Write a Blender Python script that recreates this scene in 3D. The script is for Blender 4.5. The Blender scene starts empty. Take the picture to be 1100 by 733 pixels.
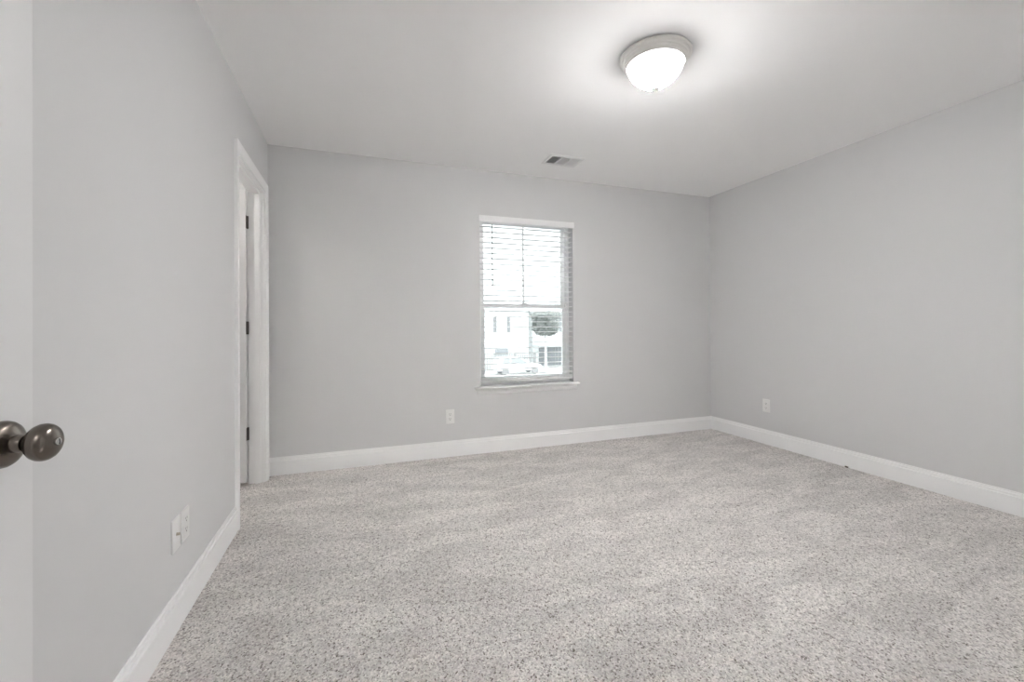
import bpy, bmesh, math, random
from mathutils import Vector, Matrix
random.seed(4)
PI = math.pi
sc = bpy.context.scene
C = sc.collection

# ------------------------------------------------------------------ camera, light, exposure
cam_data = bpy.data.cameras.new('camera')
cam = bpy.data.objects.new('camera', cam_data); C.objects.link(cam); sc.camera = cam
cam_data.sensor_fit = 'HORIZONTAL'; cam_data.sensor_width = 36
cam_data.lens = 463.44 / 1100 * 36
cam_data.shift_x = 0.0
cam_data.shift_y = (349.08 - 366.5) / 1100
cam_data.clip_start = 0.02; cam_data.clip_end = 300
YAW, PIT, ROL, EYE = 0.3414, 0.0058, 0.0067, 1.0787
r0 = Vector((math.cos(YAW), -math.sin(YAW), 0)); f0 = Vector((math.sin(YAW), math.cos(YAW), 0)); u0 = Vector((0, 0, 1))
F_ = math.cos(PIT) * f0 + math.sin(PIT) * u0
U_ = math.cos(PIT) * u0 - math.sin(PIT) * f0
R2 = math.cos(ROL) * r0 - math.sin(ROL) * U_
U2 = math.sin(ROL) * r0 + math.cos(ROL) * U_
cam.matrix_world = Matrix(((R2.x, U2.x, -F_.x, 0), (R2.y, U2.y, -F_.y, 0), (R2.z, U2.z, -F_.z, EYE), (0, 0, 0, 1)))

sc.view_settings.view_transform = 'Standard'
sc.view_settings.look = 'None'
sc.view_settings.gamma = 1.0
sc.view_settings.use_curve_mapping = False
sc.view_settings.exposure = 0.11

LAMP_SIDE, LAMP_BOTTOM = 3.4, 1020.0   # radiance of the frosted bowl at its rim and at its underside, where the bulbs sit
SKY, HALL, CLOSET = 3.1, 12, 10
world = bpy.data.worlds.new('overcast_sky'); sc.world = world; world.use_nodes = True
wb = world.node_tree.nodes['Background']
wb.inputs[0].default_value = (0.93, 0.97, 1.0, 1); wb.inputs[1].default_value = SKY

sc.cycles.use_denoising = True
sc.cycles.max_bounces = 12
sc.cycles.diffuse_bounces = 8
sc.cycles.transparent_max_bounces = 16
sc.cycles.sample_clamp_indirect = 0
sc.cycles.caustics_reflective = False
sc.cycles.caustics_refractive = False

def lamp(name, kind, loc, power, color, size=0.1):
    l = bpy.data.lights.new(name, kind); l.energy = power; l.color = color
    if kind == 'AREA': l.shape = 'DISK'; l.size = size
    else: l.shadow_soft_size = size
    o = bpy.data.objects.new(name, l); C.objects.link(o); o.location = loc
    return o
lamp('hall_fill_light', 'AREA', (0.0, -0.95, 2.40), HALL, (1, .98, .96), 0.34)  # added fill through the entry doorway; no hall lamp is seen
lamp('closet_fill_light', 'AREA', (-1.35, 3.00, 2.40), CLOSET, (1, .96, .90), 0.28)  # unseen light added to brighten the side door and its jamb
portal = lamp('window_portal', 'AREA', (1.43, 3.588 + .145, 1.31), 1, (1, 1, 1))
portal.data.shape = 'RECTANGLE'; portal.data.size = .90; portal.data.size_y = 1.5
portal.rotation_euler = (-PI / 2, 0, 0); portal.data.cycles.is_portal = True

# ------------------------------------------------------------------ room numbers
XL, XR, YF, YB, H = -0.628, 3.495, 0.065, 3.588, 2.44
WT = 0.096

# ------------------------------------------------------------------ materials
def mat(name, col, rough=.6, metal=0, spec=.5, bump=None, vary=None, emit=None, aniso=None):
    m = bpy.data.materials.new(name); m.use_nodes = True
    nt = m.node_tree; b = nt.nodes['Principled BSDF']
    b.inputs['Base Color'].default_value = (*col, 1)
    b.inputs['Roughness'].default_value = rough
    b.inputs['Metallic'].default_value = metal
    b.inputs['Specular IOR Level'].default_value = spec
    tc = nt.nodes.new('ShaderNodeTexCoord')
    if vary:
        n = nt.nodes.new('ShaderNodeTexNoise'); n.inputs['Scale'].default_value = vary[0]; n.inputs['Detail'].default_value = 3
        nt.links.new(tc.outputs['Object'], n.inputs['Vector'])
        r = nt.nodes.new('ShaderNodeMapRange'); r.inputs['To Min'].default_value = 1 - vary[1]; r.inputs['To Max'].default_value = 1 + vary[1]
        nt.links.new(n.outputs['Fac'], r.inputs['Value'])
        hs = nt.nodes.new('ShaderNodeHueSaturation'); hs.inputs['Color'].default_value = (*col, 1)
        nt.links.new(r.outputs[0], hs.inputs['Value']); nt.links.new(hs.outputs[0], b.inputs['Base Color'])
    if bump:
        n = nt.nodes.new('ShaderNodeTexNoise'); n.inputs['Scale'].default_value = bump[0]; n.inputs['Detail'].default_value = 4
        if len(bump) > 3:
            mp = nt.nodes.new('ShaderNodeMapping'); mp.inputs['Scale'].default_value = bump[3]
            nt.links.new(tc.outputs['Object'], mp.inputs['Vector']); nt.links.new(mp.outputs[0], n.inputs['Vector'])
        else: nt.links.new(tc.outputs['Object'], n.inputs['Vector'])
        bp = nt.nodes.new('ShaderNodeBump'); bp.inputs['Strength'].default_value = bump[1]; bp.inputs['Distance'].default_value = bump[2]
        nt.links.new(n.outputs['Fac'], bp.inputs['Height']); nt.links.new(bp.outputs[0], b.inputs['Normal'])
    if emit:
        b.inputs['Emission Color'].default_value = (*emit[0], 1); b.inputs['Emission Strength'].default_value = emit[1]
    return m

M = {}
M['wall'] = mat('grey_wall_paint', (.675, .675, .677), .75, spec=.25, bump=(170, .10, .0008))
M['ceiling'] = mat('white_ceiling_paint', (.94, .94, .94), .85, spec=.15, bump=(120, .12, .001))
M['trim'] = mat('white_trim_paint', (.88, .88, .88), .5, spec=.4)
M['door'] = mat('white_door_paint', (.73, .73, .73), .5, spec=.4)
M['vinyl'] = mat('white_window_vinyl', (.92, .92, .92), .35)
M['slat'] = mat('white_blind_slat', (.92, .92, .92), .45)
M['plastic'] = mat('white_plate_plastic', (.82, .82, .81), .3)
M['slot'] = mat('dark_slot', (.03, .03, .03), .6)
M['nickel'] = mat('brushed_nickel', (.185, .160, .140), .27, metal=1, bump=(60, .12, .0004, (1, 14, 14)))
M['nickel_light'] = mat('satin_nickel', (.90, .885, .85), .40, metal=.55)
M['chrome'] = mat('polished_nickel', (.75, .74, .72), .12, metal=1)
M['hinge'] = mat('dark_hinge_metal', (.10, .09, .08), .4, metal=.9)
M['screw'] = mat('painted_screw', (.62, .62, .60), .35, metal=.3)
M['wand'] = mat('clear_grey_wand', (.30, .30, .30), .3)
M['cord'] = mat('white_cord', (.75, .75, .74), .8)
M['vent'] = mat('white_vent_enamel', (.80, .80, .80), .4)
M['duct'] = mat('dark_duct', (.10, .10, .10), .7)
M['bowl'] = mat('frosted_bowl_glass', (.9, .89, .87), .35, emit=((1.0, .99, .985), 1.0))
def bowl_glow(m):
    nt = m.node_tree; L = nt.links.new; b = nt.nodes['Principled BSDF']
    g = nt.nodes.new('ShaderNodeTexCoord'); s = nt.nodes.new('ShaderNodeSeparateXYZ'); L(g.outputs['Normal'], s.inputs[0])
    r = nt.nodes.new('ShaderNodeMapRange'); r.inputs['From Min'].default_value = 0; r.inputs['From Max'].default_value = -1
    r.inputs['To Min'].default_value = LAMP_SIDE; r.inputs['To Max'].default_value = LAMP_BOTTOM
    ab = nt.nodes.new('ShaderNodeMath'); ab.operation = 'ABSOLUTE'; L(s.outputs['Z'], ab.inputs[0])
    pw = nt.nodes.new('ShaderNodeMath'); pw.operation = 'POWER'; pw.inputs[1].default_value = 7.5; L(ab.outputs[0], pw.inputs[0])
    r.inputs['From Max'].default_value = 1
    L(pw.outputs[0], r.inputs['Value']); L(r.outputs[0], b.inputs['Emission Strength'])
bowl_glow(M['bowl'])
M['brass'] = mat('coax_metal', (.55, .5, .42), .3, metal=1)
M['lint'] = mat('brown_lint', (.10, .08, .06), .9)
M['siding'] = mat('white_lap_siding', (.85, .86, .86), .7)  # outdoor colours from here on are paled to imitate overexposure
M['shutter'] = mat('grey_shutter', (.30, .31, .32), .7)
M['roof'] = mat('grey_roof_shingle', (.62, .63, .64), .9, vary=(12, .25), bump=(30, .3, .01))
M['darkglass'] = mat('house_window_glass', (.35, .37, .39), .08)
M['leaf'] = mat('tree_leaves', (.32, .335, .32), .8, vary=(3, .3))
M['bark'] = mat('tree_bark', (.6, .6, .6), .9, vary=(8, .2))
M['fence'] = mat('grey_fence_board', (.42, .42, .42), .8, vary=(5, .2))
M['carpaint'] = mat('silver_car_paint', (.85, .86, .87), .25, metal=.2)
M['tire'] = mat('washed_out_tyre', (.30, .30, .30), .8)  # tyre paled to grey, overexposure put into the colour
M['garage'] = mat('grey_garage_door', (.27, .28, .29), .6)
M['ground'] = mat('street_concrete', (.82, .82, .81), .9, vary=(.4, .12), bump=(20, .2, .01))

def translucent_slat(m):
    nt = m.node_tree; b = nt.nodes['Principled BSDF']; o = nt.nodes['Material Output']
    t = nt.nodes.new('ShaderNodeBsdfTranslucent'); t.inputs[0].default_value = (.95, .95, .95, 1)
    mx = nt.nodes.new('ShaderNodeMixShader'); mx.inputs[0].default_value = .35
    nt.links.new(b.outputs[0], mx.inputs[1]); nt.links.new(t.outputs[0], mx.inputs[2]); nt.links.new(mx.outputs[0], o.inputs[0])
translucent_slat(M['slat'])

def glass_mat():
    m = bpy.data.materials.new('clear_window_glass'); m.use_nodes = True
    nt = m.node_tree; nt.nodes.clear()
    o = nt.nodes.new('ShaderNodeOutputMaterial'); mx = nt.nodes.new('ShaderNodeMixShader')
    t = nt.nodes.new('ShaderNodeBsdfTransparent'); t.inputs[0].default_value = (.93, .95, .94, 1)
    g = nt.nodes.new('ShaderNodeBsdfGlossy'); g.inputs['Roughness'].default_value = .02
    fr = nt.nodes.new('ShaderNodeFresnel'); fr.inputs[0].default_value = 1.3
    nt.links.new(fr.outputs[0], mx.inputs[0]); nt.links.new(t.outputs[0], mx.inputs[1]); nt.links.new(g.outputs[0], mx.inputs[2])
    nt.links.new(mx.outputs[0], o.inputs[0])
    return m
M['glass'] = glass_mat()

def carpet_mat():
    m = bpy.data.materials.new('beige_cut_pile_carpet'); m.use_nodes = True
    nt = m.node_tree; b = nt.nodes['Principled BSDF']; L = nt.links.new
    b.inputs['Roughness'].default_value = .95; b.inputs['Specular IOR Level'].default_value = .05
    b.inputs['Sheen Weight'].default_value = .25; b.inputs['Sheen Roughness'].default_value = .5
    tc = nt.nodes.new('ShaderNodeTexCoord')
    # tufts of mixed yarn tones, clumped
    v = nt.nodes.new('ShaderNodeTexVoronoi'); v.inputs['Scale'].default_value = 200
    L(tc.outputs['Object'], v.inputs['Vector'])
    bw = nt.nodes.new('ShaderNodeRGBToBW'); L(v.outputs['Color'], bw.inputs[0])
    n1 = nt.nodes.new('ShaderNodeTexNoise'); n1.inputs['Scale'].default_value = 46; n1.inputs['Detail'].default_value = 4; n1.inputs['Roughness'].default_value = .7
    L(tc.outputs['Object'], n1.inputs['Vector'])
    mm = nt.nodes.new('ShaderNodeMath'); mm.operation = 'MULTIPLY_ADD'; mm.inputs[1].default_value = .9
    L(n1.outputs['Fac'], mm.inputs[0]); L(bw.outputs[0], mm.inputs[2])
    cr = nt.nodes.new('ShaderNodeValToRGB'); e = cr.color_ramp.elements
    e[0].position = .78; e[0].color = (.13, .102, .085, 1)
    e[1].position = 1.0; e[1].color = (.95, .905, .875, 1)
    k = e.new(.90); k.color = (.56, .525, .505, 1)
    sb = nt.nodes.new('ShaderNodeMapRange'); sb.inputs['From Min'].default_value = .25; sb.inputs['From Max'].default_value = 1.42
    L(mm.outputs[0], sb.inputs['Value']); L(sb.outputs[0], cr.inputs[0])
    e[0].position = .20; e[1].position = .72; k.position = .42
    # nap direction: soft swept patches left by feet and the vacuum
    mp = nt.nodes.new('ShaderNodeMapping'); mp.inputs['Rotation'].default_value = (0, 0, .5); mp.inputs['Scale'].default_value = (1.0, 2.2, 1)
    L(tc.outputs['Object'], mp.inputs['Vector'])
    n2 = nt.nodes.new('ShaderNodeTexNoise'); n2.inputs['Scale'].default_value = 2.6; n2.inputs['Detail'].default_value = 5; n2.inputs['Distortion'].default_value = .8
    L(mp.outputs[0], n2.inputs['Vector'])
    r2 = nt.nodes.new('ShaderNodeMapRange'); r2.inputs['From Min'].default_value = .38; r2.inputs['From Max'].default_value = .62
    r2.inputs['To Min'].default_value = .86; r2.inputs['To Max'].default_value = 1.06
    L(n2.outputs['Fac'], r2.inputs['Value'])
    mul = nt.nodes.new('ShaderNodeVectorMath'); mul.operation = 'SCALE'
    L(cr.outputs['Color'], mul.inputs[0]); L(r2.outputs[0], mul.inputs['Scale']); L(mul.outputs[0], b.inputs['Base Color'])
    bp = nt.nodes.new('ShaderNodeBump'); bp.inputs['Strength'].default_value = .9; bp.inputs['Distance'].default_value = .006
    L(v.outputs['Distance'], bp.inputs['Height']); bp.invert = True; L(bp.outputs[0], b.inputs['Normal'])
    return m
M['carpet'] = carpet_mat()

# ------------------------------------------------------------------ mesh helpers
def add_box(bm, x0, x1, y0, y1, z0, z1, bev=0, seg=2):
    vs = [bm.verts.new((x, y, z)) for x in (x0, x1) for y in (y0, y1) for z in (z0, z1)]
    fs = [bm.faces.new([vs[i] for i in q]) for q in ((0, 1, 3, 2), (4, 6, 7, 5), (0, 4, 5, 1), (2, 3, 7, 6), (0, 2, 6, 4), (1, 5, 7, 3))]
    if bev:
        es = {e for f in fs for e in f.edges}
        bmesh.ops.bevel(bm, geom=list(es), offset=bev, segments=seg, profile=.5, affect='EDGES')

def add_lathe(bm, prof, axis='Z', origin=(0, 0, 0), seg=48):
    """prof: (radius, height) pairs turned about an axis"""
    rings = []
    O = Vector(origin)
    for r, h in prof:
        if r < 1e-6:
            p = {'Z': (0, 0, h), 'X': (h, 0, 0), 'Y': (0, h, 0)}[axis]; rings.append([bm.verts.new(O + Vector(p))]); continue
        ring = []
        for i in range(seg):
            a = 2 * PI * i / seg; c, s = r * math.cos(a), r * math.sin(a)
            p = {'Z': (c, s, h), 'X': (h, c, s), 'Y': (s, h, c)}[axis]
            ring.append(bm.verts.new(O + Vector(p)))
        rings.append(ring)
    for a, b in zip(rings, rings[1:]):
        for i in range(seg):
            j = (i + 1) % seg
            if len(a) == 1 and len(b) == 1: continue
            if len(a) == 1: bm.faces.new((a[0], b[i], b[j]))
            elif len(b) == 1: bm.faces.new((a[i], b[0], a[j]))
            else: bm.faces.new((a[i], b[i], b[j], a[j]))

def add_sweep(bm, prof, frames):
    """prof: list of (u, v); frames: list of (origin, U axis, V axis); sweeps an open-ended solid moulding"""
    rings = [[bm.verts.new(Vector(o) + Vector(U) * u + Vector(V) * v) for u, v in prof] for o, U, V in frames]
    n = len(prof)
    for a, b in zip(rings, rings[1:]):
        for i in range(n):
            j = (i + 1) % n; bm.faces.new((a[i], a[j], b[j], b[i]))
    bm.faces.new(rings[0]); bm.faces.new(list(reversed(rings[-1])))

def obj(name, bm, m, parent=None, smooth=False, loc=(0, 0, 0)):
    bmesh.ops.recalc_face_normals(bm, faces=bm.faces)
    me = bpy.data.meshes.new(name); bm.to_mesh(me); bm.free()
    for mm in (m if isinstance(m, (list, tuple)) else [m]): me.materials.append(mm)
    if smooth:
        for p in me.polygons: p.use_smooth = True
        try: me.set_sharp_from_angle(angle=math.radians(38))
        except Exception: pass
    o = bpy.data.objects.new(name, me); C.objects.link(o); o.location = loc
    if parent: o.parent = parent
    return o
def struct(name, bm, m, **k):
    o = obj(name, bm, m, **k); o['kind'] = 'structure'; return o
def thing(name, label, cat, loc=(0, 0, 0), rot=(0, 0, 0), group=None):
    o = bpy.data.objects.new(name, None); C.objects.link(o); o.location = loc; o.rotation_euler = rot
    o['label'] = label; o['category'] = cat; o.empty_display_size = .05
    if group: o['group'] = group
    return o
def tag(o, label, cat, group=None):
    o['label'] = label; o['category'] = cat
    if group: o['group'] = group
    return o
def B(): return bmesh.new()
def dup(root, loc, rot, label):
    r = root.copy(); C.objects.link(r); r.location = loc; r.rotation_euler = rot; r['label'] = label
    for ch in list(root.children):
        c = ch.copy(); C.objects.link(c); c.parent = r
        for g in ch.children:
            d = g.copy(); C.objects.link(d); d.parent = c
    return r

# ------------------------------------------------------------------ room shell
WX0, WX1, WZ0, WZ1 = 0.985, 1.880, 0.567, 2.045      # window opening
DY0, DY1, DZ = 2.737, 3.463, 2.053                   # side doorway rough edges (casing inner edges)
EX0, EX1 = -0.546, 0.289                             # entry doorway
bm = B(); add_box(bm, -2.3, XR + .2, -1.5, YB + .02, -.12, 0); struct('floor', bm, M['carpet'])
bm = B(); add_box(bm, -2.3, XR + .2, -1.5, YB + .2, H, H + .12); struct('ceiling', bm, M['ceiling'])

bm = B()                                             # back wall with the window hole
BT = .16
add_box(bm, -2.3, WX0, YB, YB + BT, -.12, H); add_box(bm, WX1, XR + .2, YB, YB + BT, -.12, H)
add_box(bm, WX0, WX1, YB, YB + BT, -.12, WZ0 - .018); add_box(bm, WX0, WX1, YB, YB + BT, WZ1, H)
struct('wall_back', bm, M['wall'])
bm = B()
add_box(bm, XL - WT, XL, YF - WT, DY0, 0, H); add_box(bm, XL - WT, XL, DY1, YB, 0, H); add_box(bm, XL - WT, XL, DY0, DY1, DZ, H)
struct('wall_left', bm, M['wall'])
bm = B(); add_box(bm, XR, XR + .15, YF - WT, YB, 0, H); struct('wall_right', bm, M['wall'])
bm = B()
add_box(bm, XL, EX0 - .02, YF - WT, YF, 0, H); add_box(bm, EX1 + .02, XR, YF - WT, YF, 0, H); add_box(bm, EX0 - .02, EX1 + .02, YF - WT, YF, 2.065, H)
struct('wall_front', bm, M['wall'])
# hall behind the camera and small room beyond the side door
bm = B(); add_box(bm, -1.25, 2.2, -1.45, -1.33, 0, H); struct('wall_hall_far', bm, M['wall'])
bm = B(); add_box(bm, -1.25, -1.13, -1.33, YF - WT, 0, H); add_box(bm, -1.25, XL, YF - WT - .002, YF - .002, 0, H); struct('wall_hall_left', bm, M['wall'])
bm = B(); add_box(bm, 2.1, 2.2, -1.33, YF - WT, 0, H); struct('wall_hall_right', bm, M['wall'])
bm = B(); add_box(bm, -2.3, -2.2, 1.9, YB, 0, H); add_box(bm, -2.3, XL - WT, 1.8, 1.9, 0, H); struct('wall_closet', bm, M['wall'])

# baseboards
BPROF = [(0, 0), (.0145, 0), (.0145, .1015), (.0135, .1035), (.0090, .1055), (.0088, .1165), (.0080, .1185), (.0045, .1200), (.0043, .1285), (.0030, .131), (0, .131)]
def baseboard(name, a, b, nrm):
    bm = B(); U = Vector((*nrm, 0)); V = Vector((0, 0, 1))
    add_sweep(bm, BPROF, [((*a, 0), U, V), ((*b, 0), U, V)])
    return struct(name, bm, M['trim'])
CW = .057
baseboard('baseboard_back', (XL, YB), (XR, YB), (0, -1))
baseboard('baseboard_left', (XL, YF), (XL, DY0 - CW), (1, 0))
baseboard('baseboard_right', (XR, YF), (XR, YB), (-1, 0))
baseboard('baseboard_front', (EX1 + CW + .005, YF), (XR, YF), (0, 1))
baseboard('baseboard_closet', (XL - WT, YB), (-2.2, YB), (0, -1))

# door casings (u across the width, v out of the wall)
CPROF = [(0, 0), (0, .009), (.003, .011), (.010, .0115), (.014, .014), (.024, .0165), (.040, .018), (.052, .018), (.0562, .0174), (.057, .0162), (.057, 0)]
def casing(name, axis, plane, out, lo, hi, top):
    bm = B(); s = out
    def P(t, z): return (plane, t, z) if axis == 'Y' else (t, plane, z)
    T = Vector((0, 1, 0)) if axis == 'Y' else Vector((1, 0, 0)); N = Vector((s, 0, 0)) if axis == 'Y' else Vector((0, s, 0)); Z = Vector((0, 0, 1))
    add_sweep(bm, CPROF, [(P(lo, 0), -T, N), (P(lo, top), -T + Z, N), (P(hi, top), T + Z, N), (P(hi, 0), T, N)])
    return struct(name, bm, M['trim'])
casing('trim_1', 'Y', XL, 1, DY0, DY1, DZ)
casing('trim_2', 'Y', XL - WT, -1, DY0, DY1, DZ)
casing('trim_3', 'X', YF, 1, EX0, EX1, 2.045)
# jambs with stops
bm = B(); x0, x1 = XL - WT - .001, XL + .001
add_box(bm, x0, x1, DY0 - .0, DY0 + .014, 0, DZ, .0015); add_box(bm, x0, x1, DY1 - .014, DY1, 0, DZ, .0015); add_box(bm, x0, x1, DY0 + .014, DY1 - .014, DZ - .014, DZ, .0015)
for (a, b, c, d) in ((DY0 + .014, DY0 + .025, 0, DZ - .014), (DY1 - .025, DY1 - .014, 0, DZ - .014), (DY0 + .025, DY1 - .025, DZ - .025, DZ - .014)):
    add_box(bm, x0 + .038, x0 + .074, a, b, c, d, .0015)
struct('trim_4', bm, M['trim'])
bm = B(); y0, y1 = YF - WT - .001, YF + .001
add_box(bm, EX0 - .02, EX0 - .006, y0, y1, 0, 2.06); add_box(bm, EX1 + .006, EX1 + .02, y0, y1, 0, 2.06); add_box(bm, EX0 - .006, EX1 + .006, y0, y1, 2.046, 2.06)
struct('trim_5', bm, M['trim'])

# ------------------------------------------------------------------ window
def rect_frame(bm, x0, x1, z0, z1, y0, y1, w, wb=None, wt=None, bev=.002):
    wb = wb or w; wt = wt or w
    add_box(bm, x0, x0 + w, y0, y1, z0, z1, bev); add_box(bm, x1 - w, x1, y0, y1, z0, z1, bev)
    add_box(bm, x0 + w - .001, x1 - w + .001, y0, y1, z0, z0 + wb, bev); add_box(bm, x0 + w - .001, x1 - w + .001, y0, y1, z1 - wt, z1, bev)
bm = B(); rect_frame(bm, WX0 + .001, WX1 - .001, WZ0, WZ1 - .001, YB + .085, YB + .155, .024, .028, .018)
win = struct('window_1', bm, M['vinyl'])
ZM = 1.272
def sash(name, z0, z1, y, muntin, wb, wt):
    bm = B(); rect_frame(bm, WX0 + .030, WX1 - .030, z0, z1, y, y + .026, .036, wb, wt)
    s = obj(name, bm, M['vinyl'], win); s['kind'] = 'structure'
    bm = B(); add_box(bm, WX0 + .064, WX1 - .064, y + .011, y + .015, z0 + wb - .002, z1 - wt + .002)
    g = obj('window_pane', bm, M['glass'], s); g['kind'] = 'structure'
    if muntin:
        xm = 1.432
        bm = B(); add_box(bm, xm - .009, xm + .009, y + .004, y + .010, z0 + wb - .001, z1 - wt + .001, .0015)
        q = obj('muntin', bm, M['vinyl'], s); q['kind'] = 'structure'
    return s
sash('lower_sash', WZ0 + .028, ZM + .018, YB + .088, False, .045, .036)
us = sash('upper_sash', ZM - .018, WZ1 - .019, YB + .118, True, .036, .024)
bm = B(); add_box(bm, 1.40, 1.46, YB + .090, YB + .112, ZM + .018, ZM + .026, .002); add_lathe(bm, [(0, 0), (.010, 0), (.010, .012), (0, .013)], 'Z', (1.43, YB + .1, ZM + .026), 16)
lk = obj('sash_lock', bm, M['vinyl'], win, smooth=True); lk['kind'] = 'structure'
# stool and apron
bm = B()
prof = [(0, 0), (.126, 0), (.126, -.018), (-.0, -.018)]
add_box(bm, WX0, WX1, YB - .005, YB + .090, WZ0 - .018, WZ0)
add_box(bm, .933, 1.926, YB - .040, YB + .0, WZ0 - .018, WZ0, .006, 4)
struct('trim_6', bm, M['trim'], smooth=True)
bm = B()
zt = WZ0 - .018
add_sweep(bm, [(0, 0), (.011, 0), (.013, -.004), (.013, -.030), (.010, -.036), (.009, -.042), (.004, -.047), (0, -.047)],
          [((.950, YB, zt), (0, -1, 0), (0, 0, 1)), ((1.909, YB, zt), (0, -1, 0), (0, 0, 1))])
struct('trim_7', bm, M['trim'], smooth=True)

# ------------------------------------------------------------------ blind
bl = thing('window_blind', 'white horizontal slat blind hanging in the bedroom window', 'blind', ((WX0 + WX1) / 2, YB + .03, WZ0))
def T(o): o.location = o.location - bl.location if o.parent else o.location; return o
SX0, SX1 = WX0 + .006, WX1 - .006
bm = B(); add_box(bm, .980, 1.888, YB - .017, YB - .004, 1.992, 2.047, .003, 3)
add_box(bm, .980, .986, YB - .006, YB - .0005, 1.992, 2.047, .001); add_box(bm, 1.882, 1.888, YB - .006, YB - .0005, 1.992, 2.047, .001)
T(obj('valance', bm, M['trim'], bl, smooth=True))
bm = B(); add_box(bm, SX0, SX1, YB + .006, YB + .060, 2.012, 2.040, .002); T(obj('head_rail', bm, M['slat'], bl))
def slat_mesh():
    bm = B(); n = 6; w = .050; prof = []
    for i in range(n + 1):
        t = -1 + 2 * i / n; prof.append((t * w / 2, .0020 * (1 - t * t)))
    prof2 = prof + [(u, v - .0046) for u, v in reversed(prof)]
    add_sweep(bm, prof2, [((SX0, 0, 0), (0, 1, 0), (0, 0, 1)), ((SX1, 0, 0), (0, 1, 0), (0, 0, 1))])
    return bm
first = None; NS = 29; ZS = 1.962; PITCH = .0463
for i in range(NS):
    z = ZS - i * PITCH
    if first is None:
        first = obj('slat', slat_mesh(), M['slat'], bl, smooth=True); s = first
    else:
        s = first.copy(); C.objects.link(s)
    s.location = (-bl.location.x, YB + .034 - bl.location.y, z - bl.location.z)
    s.rotation_euler = (math.radians(random.uniform(-.5, .5) - 1), random.uniform(-.0006, .0006), 0)
bm = B(); add_box(bm, SX0, SX1, YB + .008, YB + .060, .600, .622, .003, 3)
add_box(bm, SX0, SX1, YB + .009, YB + .059, .6235, .6265, .001); add_box(bm, SX0, SX1, YB + .009, YB + .059, .628, .631, .001); add_box(bm, SX0, SX1, YB + .009, YB + .059, .6325, .6355, .001)
T(obj('bottom_rail', bm, M['slat'], bl, smooth=True))
bm = B(); add_lathe(bm, [(0, 1.440), (.0058, 1.442), (.0058, 1.50), (.0045, 1.51), (.0045, 1.975), (0, 1.975)], 'Z', (1.096, YB - .006, 0), 10)
T(obj('tilt_wand', bm, M['wand'], bl, smooth=True))
for cx in (1.135, 1.725):
    for yy in (YB + .0075, YB + .0605):
        bm = B(); add_lathe(bm, [(0, .61), (.0009, .61), (.0009, 1.992), (0, 1.992)], 'Z', (cx, yy, 0), 6)
        T(obj('ladder_cord', bm, M['cord'], bl))
bm = B(); add_lathe(bm, [(0, 1.30), (.0012, 1.30), (.0012, 1.992), (0, 1.992)], 'Z', (1.795, YB - .001, 0), 6)
add_lathe(bm, [(0, 1.262), (.006, 1.265), (.005, 1.29), (.0015, 1.302), (0, 1.302)], 'Z', (1.795, YB - .001, 0), 10)
lc = T(obj('lift_cord', bm, M['cord'], bl, smooth=True))

# ------------------------------------------------------------------ doors
def door_slab(name, w, h, t):
    """hinge edge at x=0, leaf towards +x, thickness 0..t in y"""
    bm = B()
    st = .115; mid0, mid1 = .80, .98
    panels = [(st, w - st, .20, mid0), (st, w - st, mid1, h - .13)]
    # core a little thinner, stiles and rails at full thickness, raised fields inside
    add_box(bm, .002, w - .002, .007, t - .007, .002, h - .002)
    add_box(bm, 0, st, 0, t, 0, h, .0012); add_box(bm, w - st, w, 0, t, 0, h, .0012)
    for z0, z1 in ((0, .20), (mid0, mid1), (h - .13, h)): add_box(bm, st - .001, w - st + .001, .0003, t - .0003, z0, z1)
    for x0, x1, z0, z1 in panels: add_box(bm, x0 + .035, x1 - .035, .002, t - .002, z0 + .035, z1 - .035, .005, 2)
    return obj(name, bm, M['door'])
# entry door, open against the left wall; its room face is the one that now looks into the room
DA = math.radians(4.5)                                                    # how far short of square the door stands
d1 = door_slab('door_1', .813, 2.030, .035); d1['kind'] = 'structure'
d1.location = (-.5415, .072, .012); d1.rotation_euler = (0, 0, PI / 2 - DA)          # leaf runs +y, thickness towards -x
KY, KZ = .755, .916 - .012                                                # in door space
def knob(sign, face):
    # turned parts about the door's thickness axis (local y); sign -1: room side
    prof_r = [(.0, .0), (.0335, .0), (.0335, .004), (.0325, .008), (.030, .0115), (.025, .0145), (.018, .0165), (.0135, .0172), (.0, .0172)]
    prof_s = [(.0, .014), (.0125, .014), (.0122, .0265), (.0112, .0278), (.0075, .028), (.0075, .0315), (.0, .0315)]
    prof_k = [(.0, .0300), (.0100, .0300), (.0108, .0315), (.0145, .0335), (.0200, .0370), (.0243, .0415), (.0266, .0465), (.0270, .0515), (.0258, .0560), (.0230, .0600), (.0190, .0630), (.0135, .0650), (.0070, .0660), (.0, .0662)]
    O = (KY, face, KZ)
    f = lambda p: [(r, sign * h) for r, h in p]
    bm = B(); add_lathe(bm, f(prof_k), 'Y', O, 64); k = obj('door_knob', bm, M['nickel'], d1, smooth=True)
    bm = B(); add_lathe(bm, f(prof_r), 'Y', O, 64); r = obj('rosette', bm, M['nickel'], k, smooth=True)
    bm = B(); add_lathe(bm, f(prof_s), 'Y', O, 48); r = obj('shank', bm, M['nickel'], k, smooth=True)
    bm = B(); add_lathe(bm, f([(0, .063), (.0050, .063), (.0056, .0665), (.0050, .0685), (.0, .0692)]), 'Y', O, 24); b_ = obj('lock_button', bm, M['chrome'], k, smooth=True)
    b_['label'] = 'bright lock button in the knob face'
    bm = B(); y = face + sign * .0687
    add_box(bm, KY - .0007, KY + .0007, y - .0008, y + .0008, KZ - .0042, KZ + .0042); obj('button_slot', bm, M['slot'], k)
    return k
knob(-1, 0.0); knob(1, .035)
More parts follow.
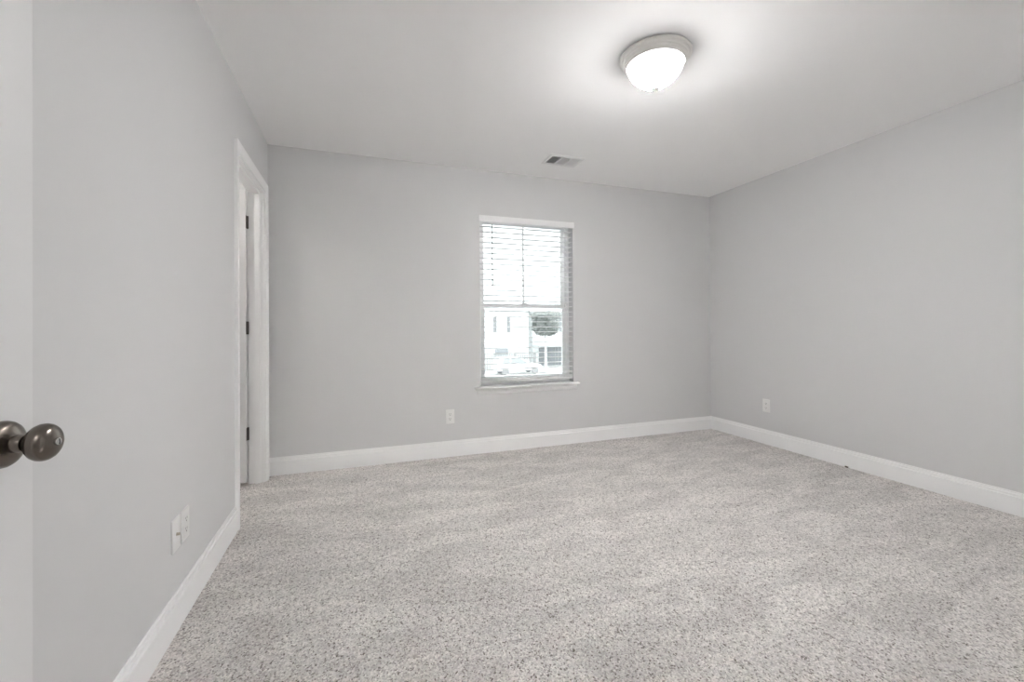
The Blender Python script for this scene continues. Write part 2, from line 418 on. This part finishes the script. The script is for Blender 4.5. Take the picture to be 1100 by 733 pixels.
bm = B(); add_box(bm, .8122, .8142, .008, .027, KZ - .029, KZ + .029, .0005); add_box(bm, .813, .822, .012, .023, KZ - .008, KZ + .008, .003)
obj('latch_plate', bm, M['nickel'], d1)
for z in (.22, 1.02, 1.80):
    bm = B(); add_lathe(bm, [(0, 0), (.006, 0), (.006, .089), (0, .089)], 'Z', (-.004, .040, z), 12); add_box(bm, 0, .03, .0345, .0362, z, z + .089)
    obj('hinge', bm, M['hinge'], d1, smooth=True)
# side door, open 90 degrees into the small room
d2 = door_slab('door_2', .690, 2.018, .035); d2['kind'] = 'structure'
d2.location = (XL - WT - .008, DY1 - .016, .022); d2.rotation_euler = (0, 0, PI)   # leaf towards -x, thickness towards -y
for z in (.285, 1.020, 1.755):
    bm = B()
    add_lathe(bm, [(0, -.002), (.0045, 0), (.0065, .003), (.0065, .086), (.0045, .089), (0, .091)], 'Z', (-.006, .006, z), 12)
    add_box(bm, -.0012, .0008, .004, .032, z, z + .089)
    obj('hinge', bm, M['hinge'], d2, smooth=True)
bm = B(); add_lathe(bm, [(0, .0), (.032, .0), (.030, .006), (.012, .012), (.010, .030), (.020, .036), (.026, .048), (.022, .060), (0, .066)], 'Y', (.62, .035, .895), 32)
obj('door_knob', bm, M['nickel'], d2, smooth=True)

# ------------------------------------------------------------------ ceiling light
cl = thing('ceiling_light', 'round flush ceiling light with nickel rim and glowing frosted glass bowl', 'ceiling light', (1.416, 1.80, H))
bm = B(); add_lathe(bm, [(0, 0), (.170, 0), (.1745, -.003), (.1745, -.007), (.171, -.010), (.166, -.012), (.163, -.020), (.160, -.024), (.156, -.026), (.154, -.033), (.150, -.037), (.146, -.039), (.1435, -.047), (.1415, -.049), (.139, -.047), (.139, -.020), (0, -.018)], seg=96)
obj('mounting_pan', bm, M['nickel_light'], cl, smooth=True)
prof = [(.137, -.030)]
for i in range(0, 15):
    a = i / 14 * PI / 2
    t = math.sin(a); prof.append((.137 * (1 - t ** 1.8) ** .75 if i < 14 else 0, -.046 - .116 * t))
bm = B(); add_lathe(bm, prof, seg=96); bowl = obj('glass_bowl', bm, M['bowl'], cl, smooth=True)
bm = B(); add_lathe(bm, [(0, -.158), (.0175, -.160), (.0195, -.1625), (.0185, -.165), (.011, -.166), (.0095, -.168), (.0085, -.172), (.006, -.175), (0, -.177)], seg=32)
obj('finial', bm, M['nickel_light'], cl, smooth=True)

# ------------------------------------------------------------------ ceiling vent
vx0, vx1, vy0, vy1 = -.150, .150, -.098, .098
vt = thing('ceiling_vent', 'white rectangular three-way air register in the ceiling near the window wall', 'vent', (1.580, 3.178, H))
bm = B()
fw = .026
for (a, b, c, d) in ((vx0, vx1, vy0, vy0 + fw), (vx0, vx1, vy1 - fw, vy1), (vx0, vx0 + fw, vy0 + fw, vy1 - fw), (vx1 - fw, vx1, vy0 + fw, vy1 - fw)):
    add_box(bm, a, b, c, d, -.006, 0, .0015)
ix0, ix1, iy0, iy1 = vx0 + fw, vx1 - fw, vy0 + fw, vy1 - fw
t3 = (ix1 - ix0) / 3
for k in (1, 2): add_box(bm, ix0 + k * t3 - .005, ix0 + k * t3 + .005, iy0, iy1, -.0065, -.0005, .001)
obj('frame', bm, M['vent'], vt)
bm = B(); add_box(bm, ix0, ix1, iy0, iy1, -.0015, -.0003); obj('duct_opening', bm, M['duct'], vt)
def louvre(cx, cy, length, along, tilt):
    bm = B(); add_box(bm, -length / 2, length / 2, -.0045, .0045, -.0006, .0006)
    R = Matrix.Rotation(tilt, 4, 'X')
    if along == 'Y': R = Matrix.Rotation(PI / 2, 4, 'Z') @ R
    bm.transform(Matrix.Translation((cx, cy, -.0045)) @ R)
    obj('louvre', bm, M['vent'], vt)
for k in range(7): louvre(ix0 + .010 + k * .0100, 0, iy1 - iy0 - .002, 'Y', math.radians(-58))
for k in range(12): louvre((ix0 + ix1) / 2, iy0 + .012 + k * .0108, t3 - .012, 'X', math.radians(58))
for k in range(7): louvre(ix1 - .010 - k * .0100, 0, iy1 - iy0 - .002, 'Y', math.radians(35))
bm = B(); add_box(bm, vx1 - .020, vx1 - .014, -.012, .012, -.012, -.005, .001); obj('damper_lever', bm, M['vent'], vt)

# ------------------------------------------------------------------ wall plates.  local: plate in XZ, facing -Y, origin at plate centre on the wall
def plate_mesh(parent):
    bm = B(); add_box(bm, -.0355, .0355, -.0066, 0, -.0585, .0585, .0022, 3); return obj('plate', bm, M['plastic'], parent, smooth=True)
def duplex(label, loc, rz):
    o = thing('wall_outlet', label, 'outlet', loc, (0, 0, rz), 'duplex outlets low on the walls')
    plate_mesh(o)
    for s in (-1, 1):
        bm = B(); add_box(bm, -.0168, .0168, -.0078, -.004, s * .0195 - .0140, s * .0195 + .0140, .0035, 3)
        r = obj('receptacle', bm, M['plastic'], o, smooth=True)
        bm = B(); zc = s * .0195
        add_box(bm, -.0078, -.0054, -.0081, -.0072, zc - .001, zc + .0075); add_box(bm, .0054, .0078, -.0081, -.0072, zc - .001, zc + .0065)
        add_lathe(bm, [(0, -.0081), (.0027, -.0081), (.0027, -.0072), (0, -.0072)], 'Y', (0, 0, zc - .0075), 12)
        obj('slots', bm, M['slot'], r)
    bm = B(); add_lathe(bm, [(0, -.0066), (.003, -.0064), (.0034, -.0052), (0, -.005)], 'Y', (0, 0, 0), 16); obj('screw', bm, M['screw'], o, smooth=True)
    return o
ow = duplex('white duplex outlet on the window wall, low and left of the window', (.719, YB, .334), 0)
orr = dup(ow, (XR, 2.930, .350), (0, 0, -PI / 2), 'white duplex outlet low on the bare right-hand wall')
ol = dup(ow, (XL, 1.965, .341), (0, 0, PI / 2), 'white duplex outlet on the left wall beside the cable plate, nearer the doorway')
cp = thing('cable_wall_plate', 'white cable plate with a metal connector nub, left of the outlet on the left wall', 'wall plate', (XL, 1.876, .341), (0, 0, PI / 2))
plate_mesh(cp)
bm = B(); add_lathe(bm, [(0, -.005), (.0062, -.005), (.0062, -.0075), (.0047, -.0078), (.0047, -.016), (.003, -.0165), (0, -.0165)], 'Y', (0, 0, 0), 20)
obj('coax_connector', bm, M['brass'], cp, smooth=True)
for s in (-1, 1):
    bm = B(); add_lathe(bm, [(0, -.0066), (.003, -.0064), (.0034, -.0052), (0, -.005)], 'Y', (0, 0, s * .0415), 16); obj('screw', bm, M['screw'], cp, smooth=True)

# small scrap on the carpet
bm = B(); add_box(bm, -.011, .011, -.005, .005, 0, .010, .003, 2)
for v in bm.verts: v.co += Vector((random.uniform(-.002, .002), random.uniform(-.002, .002), random.uniform(0, .002)))
o = obj('carpet_scrap', bm, M['lint'], loc=(XR - .024, 2.235, 0), smooth=True); o.rotation_euler = (0, 0, 1.4)
tag(o, 'tiny dark scrap lying on the carpet against the right baseboard', 'scrap')

# ------------------------------------------------------------------ outside, across the street
GZ = -3.0
bm = B(); add_box(bm, -30, 70, YB + 1.0, 90, GZ - .3, GZ); o = struct('ground_outside', bm, M['ground'])
def siding(bm, x0, x1, y0, y1, z0, z1, step=.2):
    add_box(bm, x0, x1, y0, y1, z0, z1)
    z = z0
    while z < z1 - .01:
        a, b = z, min(z + step, z1)
        vs = [bm.verts.new(p) for p in ((x0, y0 - .03, a), (x1, y0 - .03, a), (x1, y0 - .004, b), (x0, y0 - .004, b))]; bm.faces.new(vs)
        vs = [bm.verts.new(p) for p in ((x0, y0 - .03, a), (x1, y0 - .03, a), (x1, y0, a), (x0, y0, a))]; bm.faces.new(vs)
        z = b
def house(label, x0, x1, y, zt, ridge, wins):
    h = thing('house', label, 'house', ((x0 + x1) / 2, y, GZ))
    off = h.location
    def put(n, bm, m, par=h):
        bm.transform(Matrix.Translation(-off)); return obj(n, bm, m, par)
    bm = B(); siding(bm, x0, x1, y, y + 9, GZ, zt); put('siding_walls', bm, M['siding'])
    bm = B(); e = .4
    add_sweep(bm, [(-e, -.05), (-e, .1), (4.5, ridge - zt + .1), (9 + e, .1), (9 + e, -.05), (4.5, ridge - zt - .1)],
              [((x0 - e, y, zt), (0, 1, 0), (0, 0, 1)), ((x1 + e, y, zt), (0, 1, 0), (0, 0, 1))])
    put('roof', bm, M['roof'])
    for wx0, wx1, wz0, wz1, sh in wins:
        bm = B(); rect_frame(bm, wx0 - .06, wx1 + .06, wz0 - .06, wz1 + .06, y - .09, y - .02, .07, bev=0); add_box(bm, wx0, wx1, y - .07, y - .03, (wz0 + wz1) / 2 - .03, (wz0 + wz1) / 2 + .03)
        w = put('window', bm, M['vinyl'])
        bm = B(); add_box(bm, wx0, wx1, y - .05, y - .035, wz0, wz1); put('pane', bm, M['darkglass'] if not sh else M['siding'], w)
        if sh:
            for sx in (wx0 - .40, wx1 + .06):
                bm = B(); rect_frame(bm, sx, sx + .34, wz0 - .05, wz1 + .05, y - .10, y - .03, .05, bev=0)
                n = 18
                for i in range(n):
                    z = wz0 + (wz1 - wz0) * (i + .5) / n; add_box(bm, sx + .04, sx + .30, y - .085, y - .05, z - .028, z + .028)
                put('shutter', bm, M['shutter'])
    return h
hA = house('pale sided house across the street with a shuttered upstairs window', 7.0, 15.95, 40, 2.75, 5.0, [(12.68, 13.58, .66, 2.02, True), (9.0, 9.9, .66, 2.02, True), (12.4, 13.8, -2.3, -1.0, False)])
hB = house('pale house with a dark garage door right of the round tree', 17.2, 27.0, 42, 2.6, 5.0, [(19.2, 20.2, .6, 1.9, True)])
bm = B(); add_box(bm, 17.9, 20.5, 41.90, 41.98, GZ, -.95)
for i in range(1, 4): add_box(bm, 17.9, 20.5, 41.87, 41.90, GZ + i * .51 - .02, GZ + i * .51 + .02)
bm.transform(Matrix.Translation(-hB.location)); obj('garage_door', bm, M['garage'], hB)
bm = B(); siding(bm, 16.9, 21.4, 39.6, 41.9, -.95, -.75, .1); bm.transform(Matrix.Translation(-hB.location)); obj('porch_roof', bm, M['roof'], hB)
# tree
tr = thing('tree', 'round leafy tree between the two houses across the street', 'tree', (16.7, 37.5, GZ))
bm = B(); add_lathe(bm, [(0, 0), (.22, 0), (.14, .5), (.11, 2.2), (.06, 3.4), (0, 3.6)], seg=12); obj('trunk', bm, M['bark'], tr, smooth=True)
bm = B(); rnd = random.Random(9)
for i in range(4200):
    a = rnd.uniform(0, 2 * PI); cz = rnd.uniform(-1, 1); rr = rnd.uniform(.55, 1) ** .6
    s = math.sqrt(1 - cz * cz); bx, bz, br, bh = rnd.choice([(-.25, 4.1, 1.15, .9), (.15, 4.3, 1.2, 1.1), (.2, 5.15, 1.75, .45), (.5, 3.85, .8, .6), (-.5, 4.6, .9, .7)])
    c = Vector((bx + br * rr * s * math.cos(a), br * rr * s * math.sin(a), bz + bh * rr * cz))
    d1_ = Vector((rnd.uniform(-1, 1), rnd.uniform(-1, 1), rnd.uniform(-1, 1))).normalized(); d2_ = d1_.orthogonal().normalized()
    l = rnd.uniform(.09, .16)
    bm.faces.new([bm.verts.new(c + d1_ * l), bm.verts.new(c + d2_ * l * .5), bm.verts.new(c - d1_ * l), bm.verts.new(c - d2_ * l * .5)])
obj('foliage', bm, M['leaf'], tr)
# fence
fe = thing('fence', 'low grey board fence in front of the house across the street', 'fence', (12.5, 38.6, GZ))
bm = B()
for i in range(38):
    x = -4.6 + i * .22; add_box(bm, x, x + .13, -.02, .0, .05, 1.55)
for z in (.35, 1.25): add_box(bm, -4.6, 3.7, 0, .05, z, z + .09)
obj('boards', bm, M['fence'], fe)
for i in range(5):
    bm = B(); x = -4.6 + i * 2.04; add_box(bm, x - .05, x + .05, .05, .15, 0, 1.65); obj('post', bm, M['fence'], fe)
# parked car, side on
car = thing('parked_car', 'pale car parked side-on on the street in front of the fence', 'car', (13.1, 35.6, GZ))
side = [(-2.1, .35), (-2.15, .75), (-2.0, 1.0), (-1.75, 1.42), (-1.3, 1.5), (-.2, 1.5), (.25, 1.38), (.85, .98), (1.9, .82), (2.12, .6), (2.1, .33)]
bm = B()
add_sweep(bm, side, [((0, -.85, 0), (1, 0, 0), (0, 0, 1)), ((0, .85, 0), (1, 0, 0), (0, 0, 1))])
bmesh.ops.bevel(bm, geom=[e for e in bm.edges if abs(e.verts[0].co.y - e.verts[1].co.y) < .01], offset=.06, segments=3, affect='EDGES')
obj('body', bm, M['carpaint'], car, smooth=True)
for pts in ([(-1.66, 1.02), (-1.50, 1.38), (-.95, 1.42), (-.95, 1.02)], [(-.86, 1.02), (-.86, 1.42), (-.2, 1.42), (.12, 1.34), (.62, 1.02)]):
    bm = B(); add_sweep(bm, pts, [((0, -.858, 0), (1, 0, 0), (0, 0, 1)), ((0, -.845, 0), (1, 0, 0), (0, 0, 1))]); obj('window', bm, M['darkglass'], car)
for wx in (-1.35, 1.35):
    for wy in (-.88, .70):
        bm = B(); add_lathe(bm, [(0, 0), (.2, 0), (.22, .02), (.30, .0), (.32, .03), (.32, .15), (.30, .18), (0, .18)], 'Y', (wx, wy, .32), 24); obj('wheel', bm, M['tire'], car, smooth=True)
